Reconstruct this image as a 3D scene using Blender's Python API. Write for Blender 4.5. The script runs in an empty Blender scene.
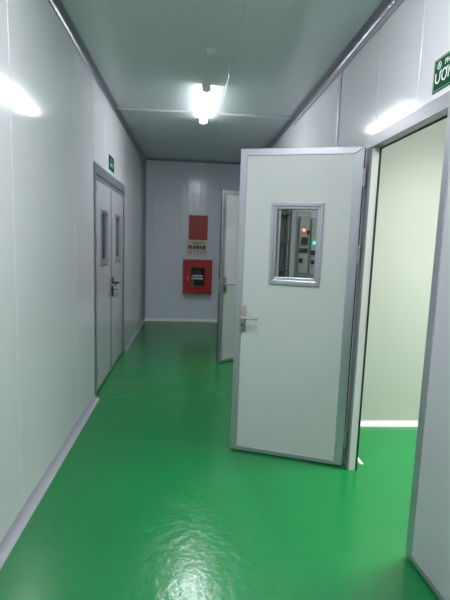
import bpy, bmesh, math, random
from mathutils import Vector, Matrix
random.seed(7)
PI = math.pi
col = bpy.context.scene.collection

# ------------------------------------------------------------------ materials
def mat(name, color, rough=.4, metal=0., spec=.5, bump=None, coat=0., rough_noise=None, emit=None, estr=0., vary=0.):
    m = bpy.data.materials.new(name); m.use_nodes = True
    nt = m.node_tree; b = nt.nodes['Principled BSDF']
    b.inputs['Base Color'].default_value = (*color, 1)
    b.inputs['Roughness'].default_value = rough
    b.inputs['Metallic'].default_value = metal
    b.inputs['Specular IOR Level'].default_value = spec
    b.inputs['Coat Weight'].default_value = coat
    b.inputs['Coat Roughness'].default_value = .08
    tc = nt.nodes.new('ShaderNodeTexCoord')
    if bump:
        last = None
        for sc, st, stretch in bump:
            mp = nt.nodes.new('ShaderNodeMapping'); mp.inputs['Scale'].default_value = stretch
            nt.links.new(tc.outputs['Object'], mp.inputs['Vector'])
            n = nt.nodes.new('ShaderNodeTexNoise'); n.inputs['Scale'].default_value = sc; n.inputs['Detail'].default_value = 3
            nt.links.new(mp.outputs['Vector'], n.inputs['Vector'])
            bp = nt.nodes.new('ShaderNodeBump'); bp.inputs['Strength'].default_value = 1; bp.inputs['Distance'].default_value = st
            nt.links.new(n.outputs['Fac'], bp.inputs['Height'])
            if last: nt.links.new(last.outputs['Normal'], bp.inputs['Normal'])
            last = bp
        nt.links.new(last.outputs['Normal'], b.inputs['Normal'])
    if rough_noise:
        sc, lo, hi = rough_noise
        n = nt.nodes.new('ShaderNodeTexNoise'); n.inputs['Scale'].default_value = sc; n.inputs['Detail'].default_value = 5
        nt.links.new(tc.outputs['Object'], n.inputs['Vector'])
        mr = nt.nodes.new('ShaderNodeMapRange'); mr.inputs['From Min'].default_value = .3; mr.inputs['From Max'].default_value = .7
        mr.inputs['To Min'].default_value = lo; mr.inputs['To Max'].default_value = hi
        nt.links.new(n.outputs['Fac'], mr.inputs['Value']); nt.links.new(mr.outputs['Result'], b.inputs['Roughness'])
    if vary:
        n = nt.nodes.new('ShaderNodeTexNoise'); n.inputs['Scale'].default_value = 1.6; n.inputs['Detail'].default_value = 6
        nt.links.new(tc.outputs['Object'], n.inputs['Vector'])
        mx = nt.nodes.new('ShaderNodeMix'); mx.data_type = 'RGBA'
        mx.inputs['A'].default_value = (*[c*(1-vary) for c in color], 1); mx.inputs['B'].default_value = (*[c*(1+vary) for c in color], 1)
        nt.links.new(n.outputs['Fac'], mx.inputs['Factor']); nt.links.new(mx.outputs['Result'], b.inputs['Base Color'])
    if emit:
        b.inputs['Emission Color'].default_value = (*emit, 1); b.inputs['Emission Strength'].default_value = estr
    return m

M = {}
M['wall'] = mat('painted steel panel', (.735, .73, .76), .10, spec=.32, bump=[(1.1, .004, (1, 1, .25))])
M['endwall'] = mat('ribbed painted steel panel', (.70, .74, .81), .17, bump=[(1.5, .003, (1, 1, .3))])
M['ceil'] = mat('painted steel ceiling', (.575, .63, .63), .20, spec=.3, bump=[(1.2, .004, (1, .3, 1))])
M['alu'] = mat('satin aluminium', (.44, .45, .49), .34, metal=.7)
M['frame'] = mat('aluminium door frame', (.30, .305, .335), .36, metal=.3)
M['frame_dark'] = mat('grey aluminium door frame', (.24, .24, .28), .36, metal=.3)
M['joint'] = mat('pale aluminium strip', (.50, .51, .54), .35, metal=.3)
M['greyleaf'] = mat('grey door skin', (.50, .50, .535), .25, bump=[(2, .002, (1, 1, .4))])
M['inner'] = mat('cream room panel', (.53, .555, .525), .5)
M['alu_cove'] = mat('grey aluminium cove', (.27, .275, .32), .30, metal=.5)
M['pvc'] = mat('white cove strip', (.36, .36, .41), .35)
M['leaf'] = mat('pale door skin', (.56, .575, .575), .32, bump=[(2, .002, (1, 1, .4))])
M['floor'] = mat('green epoxy', (.005, .185, .046), .24, spec=.6, bump=[(2.2, .004, (1, 1, 1)), (22, .0019, (1, 1, 1))], rough_noise=(7, .19, .25), vary=.05)
M['white'] = mat('white enamel', (.8, .8, .8), .4)
M['lamp'] = mat('lit diffuser', (.9, .9, .9), .5, emit=(.93, .97, 1.0), estr=27)
M['lamp_bright'] = mat('lit newer diffuser', (.9, .9, .9), .5, emit=(.95, .97, 1.0), estr=38)
M['lamp_room'] = mat('lit diffuser of side room', (.9, .9, .9), .5, emit=(1.0, 1.0, .93), estr=3)
M['rubber'] = mat('dark rubber seal', (.02, .022, .024), .6)
M['steel'] = mat('brushed steel', (.42, .40, .37), .34, metal=.9)
M['chrome'] = mat('bright steel', (.75, .75, .75), .2, metal=1)
M['darksteel'] = mat('dark steel', (.09, .085, .08), .4, metal=.6)
M['red'] = mat('red enamel', (.42, .012, .018), .38)
M['redpanel'] = mat('red panel', (.36, .016, .016), .42)
M['black'] = mat('black plastic', (.012, .012, .014), .4)
M['smoked'] = mat('dark cabinet interior', (.03, .018, .02), .6)
M['green_sign'] = mat('green sign plate', (.0, .065, .030), .5, spec=.1)
M['ink_white'] = mat('white print', (.85, .88, .86), .5)
M['ink_mint'] = mat('pale mint print', (.60, .80, .70), .5)
M['paper'] = mat('cream paper', (.62, .61, .52), .6)
M['ink_red'] = mat('red print', (.45, .04, .05), .5)
M['ink_brown'] = mat('brown print', (.16, .08, .05), .5)
M['ink_blue'] = mat('blue print', (.10, .16, .42), .5)
M['ink_dark'] = mat('dark print', (.05, .05, .055), .5)
M['yellow'] = mat('brass nozzle', (.55, .38, .10), .35, metal=.4)
M['machine'] = mat('machine enamel', (.62, .64, .64), .35)
M['panelgrey'] = mat('grey control panel', (.42, .42, .40), .4)
M['rack'] = mat('dark grey steel rack', (.10, .115, .12), .4, metal=.3)
M['rackpale'] = mat('pale grey crate', (.28, .31, .32), .5)
M['orange_led'] = mat('orange indicator', (.8, .2, .05), .4, emit=(1, .16, .03), estr=2)
M['green_led'] = mat('green indicator', (.05, .8, .4), .4, emit=(.04, 1, .42), estr=1.4)
def glass(name, tint):
    m = bpy.data.materials.new(name); m.use_nodes = True; nt = m.node_tree
    for n in list(nt.nodes): nt.nodes.remove(n)
    out = nt.nodes.new('ShaderNodeOutputMaterial'); mix = nt.nodes.new('ShaderNodeMixShader')
    tr = nt.nodes.new('ShaderNodeBsdfTransparent'); tr.inputs['Color'].default_value = (*tint, 1)
    gl = nt.nodes.new('ShaderNodeBsdfGlossy'); gl.inputs['Roughness'].default_value = .03
    fr = nt.nodes.new('ShaderNodeFresnel'); fr.inputs['IOR'].default_value = 1.36
    nt.links.new(fr.outputs[0], mix.inputs[0]); nt.links.new(tr.outputs[0], mix.inputs[1]); nt.links.new(gl.outputs[0], mix.inputs[2])
    nt.links.new(mix.outputs[0], out.inputs[0]); return m
M['glass'] = glass('clear window pane', (.93, .96, .95))
M['dark_glass'] = glass('dark window pane', (.22, .25, .28))

# ------------------------------------------------------------------ mesh helpers
class MB:
    def __init__(s): s.bm = bmesh.new()
    def box(s, x0, x1, y0, y1, z0, z1, bev=0., seg=1):
        x0, x1 = sorted((x0, x1)); y0, y1 = sorted((y0, y1)); z0, z1 = sorted((z0, z1))
        r = bmesh.ops.create_cube(s.bm, size=1)
        for v in r['verts']:
            v.co = Vector(((x0+x1)/2+v.co.x*(x1-x0), (y0+y1)/2+v.co.y*(y1-y0), (z0+z1)/2+v.co.z*(z1-z0)))
        if bev:
            es = {e for v in r['verts'] for e in v.link_edges}
            bmesh.ops.bevel(s.bm, geom=list(es), offset=bev, segments=seg, profile=.5, affect='EDGES')
        return s
    def prism(s, pts, direction):
        """closed polygon pts (3-D, in order) swept along direction"""
        d = Vector(direction); a = [s.bm.verts.new(p) for p in pts]; b = [s.bm.verts.new(Vector(p)+d) for p in pts]
        n = len(pts); s.bm.faces.new(a[::-1]); s.bm.faces.new(b)
        for i in range(n): s.bm.faces.new((a[i], a[(i+1) % n], b[(i+1) % n], b[i]))
        return s
    def hexa(s, lo, hi):
        """two matching quads joined into a solid"""
        a = [s.bm.verts.new(p) for p in lo]; b = [s.bm.verts.new(p) for p in hi]
        s.bm.faces.new(a[::-1]); s.bm.faces.new(b)
        for i in range(4): s.bm.faces.new((a[i], a[(i+1) % 4], b[(i+1) % 4], b[i]))
        return s
    def cyl(s, p0, p1, r0, r1=None, n=20):
        p0, p1 = Vector(p0), Vector(p1); d = p1-p0
        q = Vector((0, 0, 1)).rotation_difference(d)
        bmesh.ops.create_cone(s.bm, cap_ends=True, segments=n, radius1=r0, radius2=r0 if r1 is None else r1, depth=d.length,
                              matrix=Matrix.Translation((p0+p1)/2) @ q.to_matrix().to_4x4())
        return s
    def tube(s, pts, r, n=10):
        pts = [Vector(p) for p in pts]; rings = []
        for i, p in enumerate(pts):
            d = (pts[min(i+1, len(pts)-1)]-pts[max(i-1, 0)]).normalized()
            q = Vector((0, 0, 1)).rotation_difference(d)
            rings.append([s.bm.verts.new(p + q @ Vector((r*math.cos(2*PI*k/n), r*math.sin(2*PI*k/n), 0))) for k in range(n)])
        for a, b in zip(rings, rings[1:]):
            for k in range(n): s.bm.faces.new((a[k], a[(k+1) % n], b[(k+1) % n], b[k]))
        s.bm.faces.new(rings[0][::-1]); s.bm.faces.new(rings[-1]); return s
    def mitred(s, x0, x1, z0, z1, wl, wr, wb, wt, yb, yf, slope=0.):
        """mitred rectangular frame in the x-z plane; yb back, yf front, inner edge stepped back by slope"""
        o = [(x0, z0), (x1, z0), (x1, z1), (x0, z1)]; i = [(x0+wl, z0+wb), (x1-wr, z0+wb), (x1-wr, z1-wt), (x0+wl, z1-wt)]
        for k in range(4):
            j = (k+1) % 4
            A, B, Cc, D = o[k], o[j], i[j], i[k]
            s.hexa([(A[0], yb, A[1]), (B[0], yb, B[1]), (Cc[0], yb, Cc[1]), (D[0], yb, D[1])],
                   [(A[0], yf, A[1]), (B[0], yf, B[1]), (Cc[0], yf-slope, Cc[1]), (D[0], yf-slope, D[1])])
        return s
    def build(s, name, material, parent=None, smooth=False):
        bmesh.ops.recalc_face_normals(s.bm, faces=s.bm.faces[:])
        me = bpy.data.meshes.new(name); s.bm.to_mesh(me); s.bm.free()
        if smooth:
            for p in me.polygons: p.use_smooth = True
            me.set_sharp_from_angle(angle=.7)
        me.materials.append(M[material]); o = bpy.data.objects.new(name, me); col.objects.link(o)
        if parent: o.parent = parent
        return o

def tag(o, label=None, cat=None, group=None, kind=None):
    if label: o['label'] = label
    if cat: o['category'] = cat
    if group: o['group'] = group
    if kind: o['kind'] = kind
    return o
def struct(mb, name, material, label=None, smooth=False):
    return tag(mb.build(name, material, smooth=smooth), label, kind='structure')
def empty(name, loc, rz=0.):
    o = bpy.data.objects.new(name, None); o.empty_display_size = .1; o.location = loc; o.rotation_euler = (0, 0, rz); col.objects.link(o); return o
def copy_tree(o, parent=None):
    c = o.copy(); col.objects.link(c)
    if parent: c.parent = parent
    for ch in list(o.children): copy_tree(ch, c)
    return c

# ------------------------------------------------------------------ dimensions (metres; corridor runs along +Y)
XL, XR, H, YE, YS = -.844, 1.088, 2.82, 7.817, -4.2
TW = .05
SEAMS = [-4.2, -3.39, -2.28, -1.165, -.05, 1.063, 2.177, 3.29, 4.40, 5.51, 6.625, 7.74, 7.817]
LD0, LD1, LDT = 3.895, 5.585, 2.088           # rough opening of the double door in the left wall
RD0, RD1, RDT = 1.0, 2.665, 2.10              # double doorway of the first room
SD0, SD1, SDT = 3.46, 5.62, 2.10              # doorway of the second room
RX = 4.2                                      # far side of the rooms
RY = 3.318

def panels(mb, x0, x1, seams, openings, z1=H):
    """a wall of upright panels along Y, grooved at every seam, with door openings"""
    cuts = sorted(set(seams) | {v for o in openings for v in o[:2]})
    for a, b in zip(cuts, cuts[1:]):
        z0 = 0.
        for (o0, o1, zt) in openings:
            if a >= o0-1e-6 and b <= o1+1e-6: z0 = zt
        mb.box(x0, x1, a, b, z0, z1, .005)
    return mb

# floor, ceiling
struct(MB().box(XL-1.6, RX+.1, YS-.1, YE+.1, -.08, 0), 'floor', 'floor', 'glossy green epoxy floor of the corridor and its rooms')
c = MB()
xs = [XL-1.6, XL-.8375, .275, 1.3885, 2.5, 3.6, RX+.1]
for a, b in zip(xs, xs[1:]):
    for y0, y1 in ((YS-.1, 4.9), (4.9, YE+.1)): c.box(a, b, y0, y1, H, H+.06, .003)
struct(c, 'ceiling', 'ceil', 'grey green steel panel ceiling with long seams')
# walls
struct(panels(MB(), XL-TW, XL, SEAMS, [(LD0, LD1, LDT)]), 'wall_left', 'wall', 'glossy pale grey steel panel wall with the closed double door')
seR = [s for s in SEAMS if abs(s-3.29) > .01] + [3.372]
struct(panels(MB(), XR, XR+TW, sorted(seR), [(RD0, RD1, RDT), (SD0, SD1, SDT)]), 'wall_right', 'wall', 'pale grey steel panel wall with the bright open doorway')
e = MB()
xx = XL-TW
for b in (XL+.02, .02, 1.02, XR+TW, 2.2, 3.3, RX+.1):
    e.box(xx, b, YE, YE+TW, 0, H, .002); xx = b
rb = XL+.07                                   # fine pressed ribs of the end wall panels
while rb < XR-.02:
    e.prism([(rb-.012, YE, 0.0), (rb+.012, YE, 0.0), (rb+.006, YE-.0022, 0.0), (rb-.006, YE-.0022, 0.0)], (0, 0, H)); rb += .115
struct(e, 'wall_back', 'endwall', 'ribbed grey end wall with the red fire equipment')
struct(MB().box(XL-TW, RX+.1, YS-TW, YS, 0, H), 'wall_front', 'wall')
# rooms beyond the right wall
struct(MB().box(XR+TW, 2.2, RY, RY+TW, 0, H, .002).box(2.2, 3.3, RY, RY+TW, 0, H, .002).box(3.3, RX, RY, RY+TW, 0, H, .002), 'wall_inner', 'inner', 'bright wall inside the room beyond the open doorway')
struct(MB().box(RX, RX+TW, YS, YE, 0, H), 'wall_outer', 'inner')
# unlit room beyond the closed double door
b = MB().box(XL-1.5, XL-1.45, 3.2, 6.4, 0, H).box(XL-1.5, XL-TW, 3.15, 3.2, 0, H).box(XL-1.5, XL-TW, 6.4, 6.45, 0, H)
struct(b, 'wall_storeroom', 'wall')

# coves and joint strips
def cove(mb, cx, cz, sx, sz, y0, y1, leg, th=.004, n=6):
    """concave quarter strip in a wall/ceiling or wall/floor corner, run along Y"""
    pts = [(cx, cz)]
    arc = []
    for k in range(n+1):
        a = PI/2*k/n
        arc.append((cx+sx*leg*(1-math.sin(a)), cz+sz*leg*(1-math.cos(a))))
    pts = [(cx, cz)]+arc
    mb.prism([(p[0], y0, p[1]) for p in pts], (0, y1-y0, 0)); return mb
def cove_x(mb, cy, cz, sy, sz, x0, x1, leg, n=6):
    pts = [(cy, cz)]+[(cy+sy*leg*(1-math.sin(PI/2*k/n)), cz+sz*leg*(1-math.cos(PI/2*k/n))) for k in range(n+1)]
    mb.prism([(x0, p[0], p[1]) for p in pts], (x1-x0, 0, 0)); return mb
struct(cove(MB(), XL, H, 1, -1, YS, YE, .05), 'trim_1', 'alu_cove', 'aluminium cove between left wall and ceiling', True)
r = cove(MB(), XR, H, -1, -1, YS, YE, .05)
struct(r, 'trim_2', 'alu_cove', 'aluminium cove between right wall and ceiling', True)
struct(MB().box(XR-.012, XR, YS, 4.93, H-.085, H-.052, .004), 'trim_3', 'joint', 'ledge strip under the cove on the right wall')
struct(MB().box(XL+.03, XR-.03, 4.884, 4.914, H-.026, H, .004), 'trim_4', 'joint', 'aluminium joint strip running across the ceiling')
struct(MB().box(XR-.010, XR, 3.352, 3.392, .05, H-.085, .003), 'trim_5', 'joint', 'upright joint strip on the right wall above the door')
struct(cove_x(MB(), YE, H, -1, -1, XL, XR, .03), 'trim_6', 'alu_cove', None, True)
struct(MB().prism([(XL, YE, 0), (XL+.045, YE, 0), (XL, YE-.045, 0)], (0, 0, H)), 'trim_7', 'alu', 'upright corner strip where left wall meets end wall')
struct(cove(cove(MB(), XL, 0, 1, 1, YS, LD0-.005, .046), XL, 0, 1, 1, LD1+.005, YE, .046), 'baseboard_left', 'pvc', 'pale cove skirting along the left wall', True)
struct(cove_x(MB(), YE, 0, -1, 1, XL, XR, .046), 'baseboard_back', 'white', 'pale cove skirting under the end wall', True)
struct(cove(cove(MB(), XR, 0, -1, 1, RD1+.03, SD0-.03, .046), XR, 0, -1, 1, SD1+.03, YE, .046), 'baseboard_right', 'pvc', None, True)
q = cove_x(MB(), RY, 0, -1, 1, XR+TW, RX, .036)
cove(q, XR+TW, 0, 1, 1, RD1+.012, RY, .05)
struct(q, 'baseboard_inner', 'white', 'white cove skirting inside the bright room', True)

# ------------------------------------------------------------------ door frames
def frame_y(name, y0, y1, zt, xa, xb, wj, wh, label, skin='frame'):
    mb = MB()
    for a, b in ((y0, y0+wj), (y1-wj, y1)):
        mb.box(xa, xb, a, b, 0, zt-wh, .003)
    mb.box(xa, xb, y0, y1, zt-wh, zt, .003)
    return struct(mb, name, skin, label)
frame_y('trim_8', LD0, LD1, LDT, XL-TW, XL+.012, .045, .088, 'aluminium frame of the closed double door', 'frame_dark')
frame_y('trim_9', RD0, RD1, RDT, 1.046, 1.106, .062, .070, 'aluminium frame of the bright open doorway')
struct(MB().box(1.056, 1.099, RD1-.065, RD1-.061, 0, RDT-.07, .001).box(1.056, 1.099, RD0+.061, RD0+.065, 0, RDT-.07, .001), 'trim_13', 'white', 'strip on the jambs of the bright doorway, white for the room light on them')  # strip added on the frame reveal; its white paints in the room's light
frame_y('trim_10', SD0, SD1, SDT, 1.046, 1.106, .05, .070, 'aluminium frame of the doorway behind the open door')
g = MB().box(XL-.045, XL-.022, LD0+.045, LD0+.062, 0, LDT-.088).box(XL-.045, XL-.022, LD1-.062, LD1-.045, 0, LDT-.088).box(XL-.046, XL-.030, (LD0+LD1)/2-.02, (LD0+LD1)/2+.02, 0, LDT-.088)
struct(g, 'trim_12', 'rubber', 'dark rebate of the closed double door')
g = MB()
for a in (RD0+.062, RD1-.062-.006): g.box(1.100, 1.110, a, a+.006, 0, RDT-.07)
g.box(1.100, 1.110, RD0+.062, RD1-.062, RDT-.076, RDT-.07)
struct(g, 'trim_11', 'rubber', 'black rubber seal round the bright doorway')

# ------------------------------------------------------------------ door leaves
def make_leaf(name, loc, rz, W, zt, front, label, handle=True, hinges=3, z0=.012, T=.046, wh=.056, wf=.046, handed=True, pull=True, skin='leaf'):
    """local x from hinge to free edge, visible face at y = 0, thickness away from it"""
    root = empty(name, loc, rz); tag(root, label, 'door', kind='structure')
    f = front
    def Y(d): return -f*d                       # d metres behind the visible face
    wx0, wx1, wz0, wz1 = W*.285, W*.715, 1.187, 1.712
    p = MB()
    h = .004
    for a, b, c_, d in ((.02, wx0+.02, z0+.01, zt-.01), (wx1-.02, W-.02, z0+.01, zt-.01), (wx0+.02, wx1-.02, z0+.01, wz0+.02), (wx0+.02, wx1-.02, wz1-.02, zt-.01)):
        p.box(a, b, Y(h), Y(T-h), c_, d)
    p.build('panel', skin, root)
    fr = MB().mitred(0, W, z0, zt, wh, wf, .030, .044, Y(T), Y(0), 0)
    fo = fr.build('edge_frame', 'alu', root)
    bv = fo.modifiers.new('soft edges', 'BEVEL'); bv.width = .003; bv.segments = 2; bv.limit_method = 'ANGLE'
    # window: bevelled surround on both faces, inner lining, pane
    wf_ = MB().mitred(wx0, wx1, wz0, wz1, .022, .022, .030, .026, Y(.006), Y(-.010), -f*0)
    wf_.mitred(wx0+.018, wx1-.018, wz0+.024, wz1-.020, .020, .020, .024, .024, Y(T+.004), Y(-.001), 0)
    wf_.mitred(wx0, wx1, wz0, wz1, .022, .022, .030, .026, Y(T+.010), Y(T-.006), 0)
    wo = wf_.build('window_frame', 'alu', root)
    b2 = wo.modifiers.new('soft edges', 'BEVEL'); b2.width = .004; b2.segments = 2; b2.limit_method = 'ANGLE'
    MB().box(wx0+.034, wx1-.034, Y(T*.5-.003), Y(T*.5+.003), wz0+.044, wz1-.040).build('pane', 'dark_glass' if skin == 'greyleaf' else 'glass', wo)
    # hinge edge: dark seal and hinges
    MB().box(-.006, .001, Y(.008), Y(.022), z0+.01, zt-.01).build('seal', 'rubber', root)
    MB().box(W-.001, W+.004, Y(.026), Y(.036), z0+.01, zt-.01).build('seal', 'rubber', root)
    for zh in (.20, 1.40, 1.86)[:hinges]:
        hg = MB()
        hg.cyl((-.010, Y(-.006), zh-.05), (-.010, Y(-.006), zh+.05), .009, n=14)
        hg.cyl((-.010, Y(-.006), zh-.058), (-.010, Y(-.006), zh-.05), .006, .009, n=14).cyl((-.010, Y(-.006), zh+.05), (-.010, Y(-.006), zh+.058), .009, .006, n=14)
        hg.box(-.010, .003, Y(.0), Y(.016), zh-.045, zh+.045, .001)
        hg.build('hinge', 'steel', root, True)
    if handle:
        MB().box(W-.002, W+.006, Y(.010), Y(.036), .86, 1.03, .001).box(W, W+.014, Y(.017), Y(.029), .925, .955, .001).build('latch', 'steel', root)
        for side in ((1, -1) if pull else (1,)):
            def D(d): return Y(-d) if side == 1 else Y(T+d)
            pl = MB().box(W-.078, W-.034, D(-.001), D(.010), .853, 1.037, .004, 2).build('lock_plate', 'steel', root, True)
            lv = MB()
            lv.cyl((W-.056, D(.008), .957), (W-.056, D(.020), .957), .013)
            lv.tube([(W-.056, D(.010), .957), (W-.056, D(.040), .957), (W-.060, D(.050), .957), (W-.070, D(.054), .957), (W-.158, D(.054), .955)], .0085, 12)
            lv.cyl((W-.155, D(.054), .955), (W-.166, D(.054), .955), .0095, n=12)
            lv.build('lever', 'chrome', pl, True)
            MB().cyl((W-.056, D(.008), .905), (W-.056, D(.014), .905), .009).build('lock_cylinder', 'darksteel', pl, True)
    return root

# wide open far leaf of the bright doorway
HX, HY, FX, FY = 1.022, 2.634, .303, 2.886
make_leaf('door_1', (HX, HY, 0), math.atan2(FY-HY, FX-HX), math.hypot(FX-HX, FY-HY), 2.044, 1,
          'pale door leaf standing wide open across the corridor, with a framed window and lever handle')
# its partner leaf, nearly shut, at the picture's edge
NX, NY, NFX, NFY = 1.078, 1.062, 1.044, 1.818
make_leaf('door_2', (NX, NY, 0), math.atan2(NFY-NY, NFX-NX), math.hypot(NFX-NX, NFY-NY), 2.034, 1,
          'grey door leaf almost shut beside the bright doorway, seen edge on', handle=False, skin='greyleaf')
# leaf of the second doorway, half hidden behind the open door
S0, S1 = (1.034, 5.545), (.355, 5.07)
make_leaf('door_3', (*S0, 0), math.atan2(S1[1]-S0[1], S1[0]-S0[0]), math.hypot(S1[0]-S0[0], S1[1]-S0[1]), 2.034, 1,
          'white door leaf half hidden behind the wide open one, deeper in the corridor')
# closed double door in the left wall
LW = (LD1-LD0-.09)/2-.016
d4 = make_leaf('door_4', (XL, LD0+.045+.012, 0), PI/2, LW, LDT-.09, -1, 'closed grey leaf nearer the camera of the double door, with a narrow looking window', pull=False, wh=.03, wf=.03, skin='greyleaf')
d5 = make_leaf('door_5', (XL, LD1-.045-.012, 0), -PI/2, LW, LDT-.09, 1, 'closed grey leaf deeper in the corridor of the double door, with keys in its lock', pull=False, wh=.03, wf=.03, handle=False, skin='greyleaf')
# second leaf: lock plate, knob lever and the cylinder for the keys
pl = MB().box(LW-.052, LW-.008, -.001, .014, .82, 1.03, .004, 2).build('lock_plate', 'darksteel', d5, True)
lv = MB().cyl((LW-.03, .012, .972), (LW-.03, .050, .972), .011)
lv.tube([(LW-.03, .046, .972), (LW-.045, .054, .972), (LW-.13, .054, .968)], .011, 12).build('lever', 'darksteel', pl, True)
MB().cyl((LW-.03, .012, .90), (LW-.03, .030, .90), .012).build('lock_cylinder', 'steel', pl, True)
ky = empty('key_bunch', (XL+.034, LD1-.045-.012-(LW-.03), .90)); tag(ky, 'small bunch of keys hanging from the lock of the closed double door', 'keys')
MB().box(-.006, .022, -.0015, .0015, -.008, .008, .001).build('key', 'steel', ky)
ring = MB().tube([(.020+.013*math.sin(a), .003*math.cos(a), -.012-.013+.013*math.cos(a)) for a in [2*PI*k/20 for k in range(21)]], .0014, 8).build('key_ring', 'steel', ky, True)
for dx, tl in ((-.010, .1), (.012, -.12)):
    kk = MB().box(.012+dx-.002, .012+dx+.002, -.009, .009, -.060, -.036, .001).box(.012+dx-.001, .012+dx+.001, -.004, .004, -.096, -.058, .0005)
    ko = kk.build('key', 'darksteel', ky); ko.rotation_euler = (tl*.3, 0, 0)

# ------------------------------------------------------------------ lamps
def make_lamp(name, loc, label, mat_name='lamp', L=1.092, group=None):
    root = empty(name, loc); tag(root, label, 'ceiling light')
    MB().box(-.034, .034, -L/2+.012, L/2-.012, -.040, 0, .004).build('housing', 'white', root)
    d = MB(); n = 12; w, dp = .037, .017
    prof = [(-w*math.cos(PI*k/n), -.0405-dp*math.sin(PI*k/n)) for k in range(n+1)]
    d.prism([(x, -L/2+.03, z) for x, z in prof], (0, L-.06, 0)).build('diffuser', mat_name, root, True)
    for s in (-1, 1):
        e_ = MB(); pr = [(-w-.003, -.0)] + [(-(w+.003)*math.cos(PI*k/n), -.0405-(dp+.003)*math.sin(PI*k/n)) for k in range(n+1)] + [(w+.003, -.0)]
        e_.prism([(x, s*(L/2-.03), z) for x, z in pr], (0, s*.03, 0)).build('end_cap', 'white', root, True)
    return root
CX = .10
make_lamp('batten_lamp', (CX, 4.62, H), 'lit white batten lamp on the corridor ceiling, crossing the joint strip')
make_lamp('batten_lamp', (CX, 1.3, H), 'lit white batten lamp on the corridor ceiling above the camera', 'lamp_bright')
make_lamp('batten_lamp', (CX, -2.6, H), 'lit white batten lamp at the corridor end behind the camera', 'lamp_bright')
def panel_lamp(loc, label, power):
    root = empty('panel_lamp', loc); tag(root, label, 'ceiling light')
    MB().mitred(-.30, .30, -.30, .30, .02, .02, .02, .02, 0, .012).build('frame', 'white', root).rotation_euler = (PI/2, 0, 0)
    MB().box(-.285, .285, -.285, .285, -.004, -.001).build('diffuser', 'lamp_room', root)
    li = bpy.data.lights.new('panel_light', 'AREA'); li.shape = 'SQUARE'; li.size = .54; li.energy = power; li.color = (1.0, 1.0, .93); li.spread = 1.9
    lo = bpy.data.objects.new('panel_light', li); lo.location = (0, 0, -.016); col.objects.link(lo); lo.parent = root
panel_lamp((1.9, 2.38, H), 'square lit panel lamp on the ceiling of the bright room, nearest its doorway', 8.6)
panel_lamp((3.2, 2.48, H), 'square lit panel lamp on the ceiling of the bright room, deeper in', 10)
make_lamp('batten_lamp', (2.4, 4.9, H), 'lit white batten lamp on the ceiling of the machine room', 'lamp')

# smoke detector
sd = empty('smoke_detector', (.12, 3.365, H)); tag(sd, 'small round white smoke detector on the corridor ceiling', 'smoke detector')
MB().cyl((0, 0, -.012), (0, 0, 0), .052, n=32).build('base', 'ceil', sd, True)
MB().cyl((0, 0, -.034), (0, 0, -.012), .034, .046, n=32).cyl((0, 0, -.040), (0, 0, -.034), .02, .034, n=32).build('sensor_head', 'ceil', sd, True)
# little bracket below the joint strip
cb = MB().tube([(.86, 4.80, H-.004), (.86, 4.80, H-.022), (.87, 4.80, H-.028), (1.0, 4.80, H-.028)], .005, 8)
tag(cb.build('wire_hook', 'alu', None, True), 'small bent metal hook on the ceiling beside the right cove', 'hook')

# ------------------------------------------------------------------ signs
def text(body, size, name, material, parent, loc, rot, ext=.0006, align='LEFT', bold=0.):
    cu = bpy.data.curves.new(name, 'FONT'); cu.body = body; cu.size = size; cu.extrude = ext; cu.align_x = align; cu.offset = bold
    tmp = bpy.data.objects.new(name, cu); col.objects.link(tmp); bpy.context.view_layer.update()
    me = bpy.data.meshes.new_from_object(tmp.evaluated_get(bpy.context.evaluated_depsgraph_get())); bpy.data.objects.remove(tmp)
    me.materials.clear(); me.materials.append(M[material]); o = bpy.data.objects.new(name, me); o.location = loc; o.rotation_euler = rot; col.objects.link(o); o.parent = parent; return o
# right: local frame u runs along -Y from the far corner
sg = empty('door_sign', (XR, 2.033, 2.150)); tag(sg, 'green sign with white lettering and a round emblem above the bright doorway', 'sign')
MB().box(-.004, 0, -.29, 0, 0, .143, .001).build('plate', 'green_sign', sg)
bl = MB().mitred(0, .29, 0, .143, .0015, .0015, .0015, .0015, 0, .001).build('border_line', 'ink_mint', sg)
bl.rotation_euler = (0, 0, -PI/2); bl.location = (-.0045, -.006, .006); bl.scale = (.959, 1, .916)
RS = (PI/2, 0, -PI/2)
em = MB()
for k in range(32):
    a0, a1 = 2*PI*k/32, 2*PI*(k+1)/32
    ro, ri = .0175, .0140
    em.hexa([(-.0042, -.045+ro*math.sin(a0), .110+ro*math.cos(a0)), (-.0042, -.045+ro*math.sin(a1), .110+ro*math.cos(a1)), (-.0042, -.045+ri*math.sin(a1), .110+ri*math.cos(a1)), (-.0042, -.045+ri*math.sin(a0), .110+ri*math.cos(a0))],
            [(-.0052, -.045+ro*math.sin(a0), .110+ro*math.cos(a0)), (-.0052, -.045+ro*math.sin(a1), .110+ro*math.cos(a1)), (-.0052, -.045+ri*math.sin(a1), .110+ri*math.cos(a1)), (-.0052, -.045+ri*math.sin(a0), .110+ri*math.cos(a0))])
for z_, hw in ((.103, .010), (.110, .008), (.117, .005)): em.box(-.0052, -.004, -.045-hw, -.045+hw, z_-.002, z_+.002)
em.prism([(-.004, -.045, .122), (-.004, -.037, .112), (-.004, -.053, .112)], (-.0012, 0, 0))
em.build('emblem', 'ink_mint', sg)
text('PHÒNG', .034, 'lettering', 'ink_white', sg, (-.0048, -.088, .099), RS)
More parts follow.
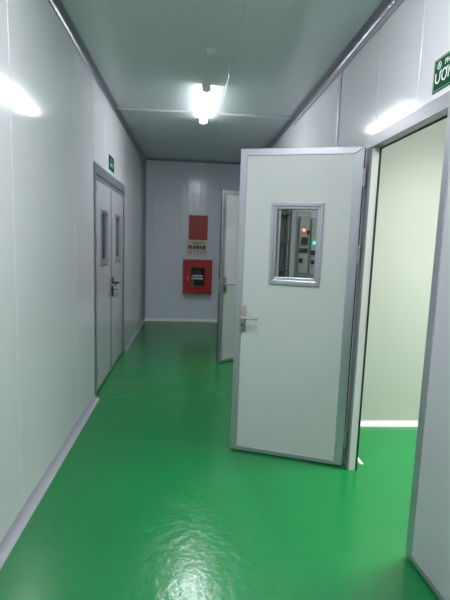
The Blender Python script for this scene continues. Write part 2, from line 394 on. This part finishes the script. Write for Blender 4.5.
def stroke(mb, pts, wd, x0, x1):
    """flat ribbon along (u, v) points; u runs along -Y"""
    P = [Vector(p) for p in pts]; L_ = []; R_ = []
    closed = (P[0]-P[-1]).length < 1e-6
    for i, p in enumerate(P):
        a = P[i-1] if i else (P[-2] if closed else p); b = P[i+1] if i < len(P)-1 else (P[1] if closed else p)
        d1 = (p-a).normalized() if (p-a).length else (b-p).normalized(); d2 = (b-p).normalized() if (b-p).length else d1
        n = Vector((-(d1+d2).y, (d1+d2).x)).normalized(); k = 1/max(.55, n.dot(Vector((-d1.y, d1.x))))
        L_.append(p+n*wd/2*k); R_.append(p-n*wd/2*k)
    for i in range(len(P)-1):
        q = (L_[i], L_[i+1], R_[i+1], R_[i])
        mb.hexa([(x0, -c.x, c.y) for c in q], [(x1, -c.x, c.y) for c in q])
arcU = [(.022+.017+.017*math.cos(a), .055+.017*math.sin(a)) for a in [PI+PI*k/10 for k in range(11)]]
lu = MB(); stroke(lu, [(.022, .082)]+arcU+[(.056, .082)], .0072, -.004, -.0050)
stroke(lu, [(.0575, .075), (.063, .079), (.065, .087)], .006, -.004, -.0050); lu.build('lettering', 'ink_white', sg)
lo_ = MB(); stroke(lo_, [(.090+.018*math.cos(2*PI*k/24), .060+.0235*math.sin(2*PI*k/24)) for k in range(25)], .0072, -.004, -.0050)
stroke(lo_, [(.1055, .074), (.110, .079), (.111, .087)], .006, -.004, -.0050); lo_.build('lettering', 'ink_white', sg)
lm = MB(); stroke(lm, [(.122, .037), (.122, .082), (.139, .050), (.156, .082), (.156, .037)], .0072, -.004, -.0050); lm.build('lettering', 'ink_white', sg)
# left: illegibly small lettering
sl = empty('door_sign', (XL, 4.592, 2.136)); tag(sl, 'small green sign with pale lettering above the closed double door', 'sign')
MB().box(0, .004, 0, .288, 0, .144, .001).build('plate', 'green_sign', sl)
def words(mb, y0, y1, z0, z1, n, x0, x1, sk=.0):
    w = (y1-y0)/n
    for k in range(n):
        a = y0+k*w; s = w*.16; m = (z0+z1)/2
        if k % 3 == 0:
            mb.box(x0, x1, a+s, a+s*2.2, z0, z1); mb.box(x0, x1, a+s, a+w-s, z1-s, z1)
        elif k % 3 == 1:
            mb.box(x0, x1, a+s, a+s*2, z0, z1); mb.box(x0, x1, a+w-s*2, a+w-s, z0, z1); mb.box(x0, x1, a+s, a+w-s, m-s*.6, m+s*.6)
        else:
            mb.box(x0, x1, a+s, a+w-s, z0, z0+s); mb.box(x0, x1, a+s, a+w-s, z1-s, z1); mb.box(x0, x1, a+s, a+s*2, z0, z1)
    return mb
words(MB(), .07, .21, .098, .118, 5, .004, .0048).build('lettering', 'ink_mint', sl)
words(MB(), .045, .245, .034, .076, 4, .004, .0048).build('lettering', 'ink_mint', sl)

# ------------------------------------------------------------------ end wall equipment
YW = YE-.0025
rp = MB().box(-.046, .276, YW-.018, YW, 1.47, 1.888, .004, 2)
rpo = rp.build('alarm_panel', 'redpanel'); tag(rpo, 'plain red rectangular panel on the end wall, above the poster', 'panel')
rim = MB().mitred(-.050, .280, 1.466, 1.892, .010, .010, .010, .010, -YW, -(YW-.022)).build('rim', 'red', rpo)
rim.rotation_euler = (0, 0, 0); rim.scale = (1, -1, 1); rim.scale = (1, 1, 1)
for v in rim.data.vertices: v.co.y = -v.co.y
rim.data.flip_normals()
po = empty('safety_poster', (-.090, YW, 1.178)); tag(po, 'cream fire safety poster of small pictures between red panel and red cabinet', 'poster')
MB().box(0, .400, -.004, 0, 0, .284, .001).build('sheet', 'paper', po)
def print_mat(name, ink, paper, bw, rh):
    """lines of word-like blocks, printed"""
    m = bpy.data.materials.new(name); m.use_nodes = True; nt = m.node_tree; b = nt.nodes['Principled BSDF']; b.inputs['Roughness'].default_value = .55
    tc = nt.nodes.new('ShaderNodeTexCoord'); sx = nt.nodes.new('ShaderNodeSeparateXYZ'); cx = nt.nodes.new('ShaderNodeCombineXYZ')
    br = nt.nodes.new('ShaderNodeTexBrick'); br.inputs['Scale'].default_value = 1; br.inputs['Brick Width'].default_value = bw; br.inputs['Row Height'].default_value = rh
    br.inputs['Mortar Size'].default_value = rh*.22; br.inputs['Mortar Smooth'].default_value = 0
    br.inputs['Color1'].default_value = (*ink, 1); br.inputs['Color2'].default_value = (*ink, 1); br.inputs['Mortar'].default_value = (*paper, 1)
    nt.links.new(tc.outputs['Object'], sx.inputs[0]); nt.links.new(sx.outputs['X'], cx.inputs['X']); nt.links.new(sx.outputs['Z'], cx.inputs['Y'])
    nt.links.new(cx.outputs[0], br.inputs['Vector']); nt.links.new(br.outputs['Color'], b.inputs['Base Color']); M[name] = m
print_mat('heading print', (.06, .06, .06), (.62, .61, .52), .045, .026)
print_mat('blue text print', (.10, .15, .40), (.60, .62, .58), .023, .016)
MB().box(.070, .330, -.0048, -.004, .234, .260).build('heading', 'heading print', po)
MB().box(.105, .290, -.0048, -.004, .208, .234).build('heading', 'heading print', po)
pc = MB().box(.035, .105, -.0048, -.004, .128, .190).build('picture', 'ink_red', po)
MB().cyl((.070, -.0048, .158), (.070, -.0056, .158), .018, n=18).build('emblem', 'ink_brown', pc)
for k, xc in enumerate((.140, .199, .258, .317)):
    f_ = MB().prism([(xc-.028, -.0040, .126), (xc+.028, -.0040, .130), (xc+.026, -.0040, .176), (xc+.008, -.0040, .203), (xc-.012, -.0040, .200), (xc-.026, -.0040, .172)], (0, -.001, 0))
    f_ = f_.build('picture', ('ink_brown', 'ink_dark', 'ink_red', 'ink_dark')[k], po)
    MB().cyl((xc, -.0048, .184), (xc, -.0056, .184), .009, n=14).build('figure', ('paper', 'ink_red', 'paper', 'ink_brown')[k], f_)
MB().box(.040, .105, -.0046, -.004, .040, .122).build('text_block', 'blue text print', po)
for xc in (.128, .188, .248, .305):
    MB().box(xc, xc+.046, -.0050, -.004, .040, .122).build('text_block', 'blue text print', po)

fc = empty('fire_cabinet', (-.135, YW, .530)); tag(fc, 'red fire hose cabinet with a dark glazed window on the end wall', 'fire cabinet')
CW, CHH, CD = .508, .592, .16
bd = MB().box(0, CW, -CD, -CD+.003+CD, 0, .012).box(0, CW, -CD, 0, CHH-.012, CHH).box(0, .012, -CD, 0, 0, CHH).box(CW-.012, CW, -CD, 0, 0, CHH).box(0, CW, -.012, 0, 0, CHH)
bd.build('body', 'red', fc)
MB().box(.014, CW-.014, -.030, -.013, .014, CHH-.014).build('lining', 'smoked', fc)
gx0, gx1, gz0, gz1 = .143, .380, .130, .455
dr = MB()
dr.box(.004, gx0, -CD-.022, -CD, .004, CHH-.004, .003).box(gx1, CW-.004, -CD-.022, -CD, .004, CHH-.004, .003)
dr.box(gx0-.002, gx1+.002, -CD-.022, -CD, .004, gz0, .003).box(gx0-.002, gx1+.002, -CD-.022, -CD, gz1, CHH-.004, .003)
dro = dr.build('door', 'red', fc)
MB().box(gx0, gx1, -CD-.012, -CD-.008, gz0, gz1).build('pane', 'glass', dro)
for (xa, xb, z) in ((.165, .355, .300), (.150, .345, .252)):
    tx = MB(); x = xa; k = 0
    while x < xb-.012:
        w = (.016, .022, .014, .020)[k % 4]; tx.box(x, x+w, -CD-.0135, -CD-.012, z, z+.026); x += w+(.006 if k % 4 else .012); k += 1
    tx.build('lettering', 'ink_white', dro)
lk = MB().box(.073, .098, -CD-.030, -CD-.020, .215, .305, .003).cyl((.085, -CD-.046, .262), (.085, -CD-.028, .262), .010, n=14)
lk.build('latch', 'steel', dro, True)
hs = MB()
for k in range(9):
    r_ = .04+.012*k
    hs.tube([(.262+r_*.9*math.cos(a), -.060, .295+r_*math.sin(a)) for a in [2*PI*i/28 for i in range(29)]], .007, 8)
tag(hs.build('fire_hose', 'smoked', None, True), 'dark coiled hose inside the red fire cabinet', 'hose').location = (-.135, YW, .530)
nz = MB().cyl((0, 0, 0), (0, 0, .06), .020).cyl((0, 0, .06), (0, 0, .115), .016, .009).cyl((0, 0, -.015), (0, 0, 0), .024)
nzo = nz.build('hose_nozzle', 'yellow', None, True); tag(nzo, 'small brass hose nozzle low behind the cabinet glass', 'nozzle'); nzo.location = (-.135+.168, YW-.115, .530+.145)

# ------------------------------------------------------------------ machine room seen through the open door's window
cbt = empty('control_cabinet', (1.43, 6.50, 0)); tag(cbt, 'white machine cabinet with switches and indicator lights, seen through the open door window', 'control cabinet')
MB().box(0, .95, 0, .60, .06, 2.10, .006).build('body', 'machine', cbt)
MB().box(.02, .93, .03, .57, 0, .06).build('plinth', 'rack', cbt)
pf = MB().mitred(0, .30, 0, .98, .02, .02, .02, .02, 0, .02)
def control_panel(x0, x1, z0, z1, led, spots):
    p = MB().box(x0, x1, -.06, .001, z0, z1, .006).build('control_panel', 'panelgrey', cbt)
    for (x, z, w, h) in spots: MB().box(x-w/2, x+w/2, -.084, -.058, z-h/2, z+h/2, .004).build('switch', 'black', p)
    MB().cyl((led[0], -.059, led[1]), (led[0], -.080, led[1]), .016, n=20).build('indicator_light', led[2], p, True)
    return p
control_panel(.165, .315, 1.02, 1.86, (.228, 1.66, 'orange_led'), [(.245, 1.50, .095, .11), (.235, 1.36, .13, .07), (.205, 1.21, .05, .07), (.292, 1.63, .03, .06)])
control_panel(.345, .56, 1.00, 1.84, (.393, 1.476, 'green_led'), [(.390, 1.33, .08, .07), (.385, 1.19, .05, .06), (.46, 1.70, .05, .05), (.52, 1.49, .06, .06)])
mf = MB().mitred(.125, .335, .96, 1.93, .018, .018, .018, .018, .002, -.012).build('panel_surround', 'alu', cbt)
rk = empty('steel_rack', (1.09, 6.22, 0)); tag(rk, 'dark steel rack beside the white machine cabinet, seen through the open door window', 'rack')
RXX = (.06, .30); 
for x in RXX:
    for y in (0, .2): MB().box(x, x+.03, y, y+.03, 0, 2.1, .002).build('post', 'rack', rk)
for z in (.15, .62, 1.06, 1.46, 1.86): MB().box(.06, .33, 0, .23, z, z+.025, .002).build('shelf', 'rack', rk)
MB().box(.06, .33, .225, .232, .0, 2.1).build('back_panel', 'rack', rk)
# ------------------------------------------------------------------ camera, world, view
w = bpy.data.worlds.new('World'); bpy.context.scene.world = w; w.use_nodes = True
w.node_tree.nodes['Background'].inputs[0].default_value = (.5, .55, .6, 1); w.node_tree.nodes['Background'].inputs[1].default_value = .0
F, PITCH, YAW, ROLL = 436.16, .1327, -.0805, .0337
fw = Vector((-math.sin(YAW)*math.cos(PITCH), math.cos(YAW)*math.cos(PITCH), -math.sin(PITCH)))
r0 = Vector((math.cos(YAW), math.sin(YAW), 0)); u0 = r0.cross(fw)
rr = math.cos(ROLL)*r0+math.sin(ROLL)*u0; uu = rr.cross(fw)
cam = bpy.data.cameras.new('camera'); co = bpy.data.objects.new('camera', cam); col.objects.link(co)
mw = Matrix((rr, uu, -fw)).transposed().to_4x4(); mw.translation = (0, 0, 1.45); co.matrix_world = mw
cam.sensor_fit = 'VERTICAL'; cam.sensor_height = 36; cam.lens = 36*F/600; cam.clip_start = .02
sc = bpy.context.scene; sc.camera = co
sc.view_settings.view_transform = 'Standard'; sc.view_settings.look = 'None'; sc.view_settings.gamma = 1; sc.view_settings.use_curve_mapping = False
sc.view_settings.exposure = 1.83
sc.cycles.max_bounces = 10; sc.cycles.diffuse_bounces = 6; sc.cycles.use_denoising = True
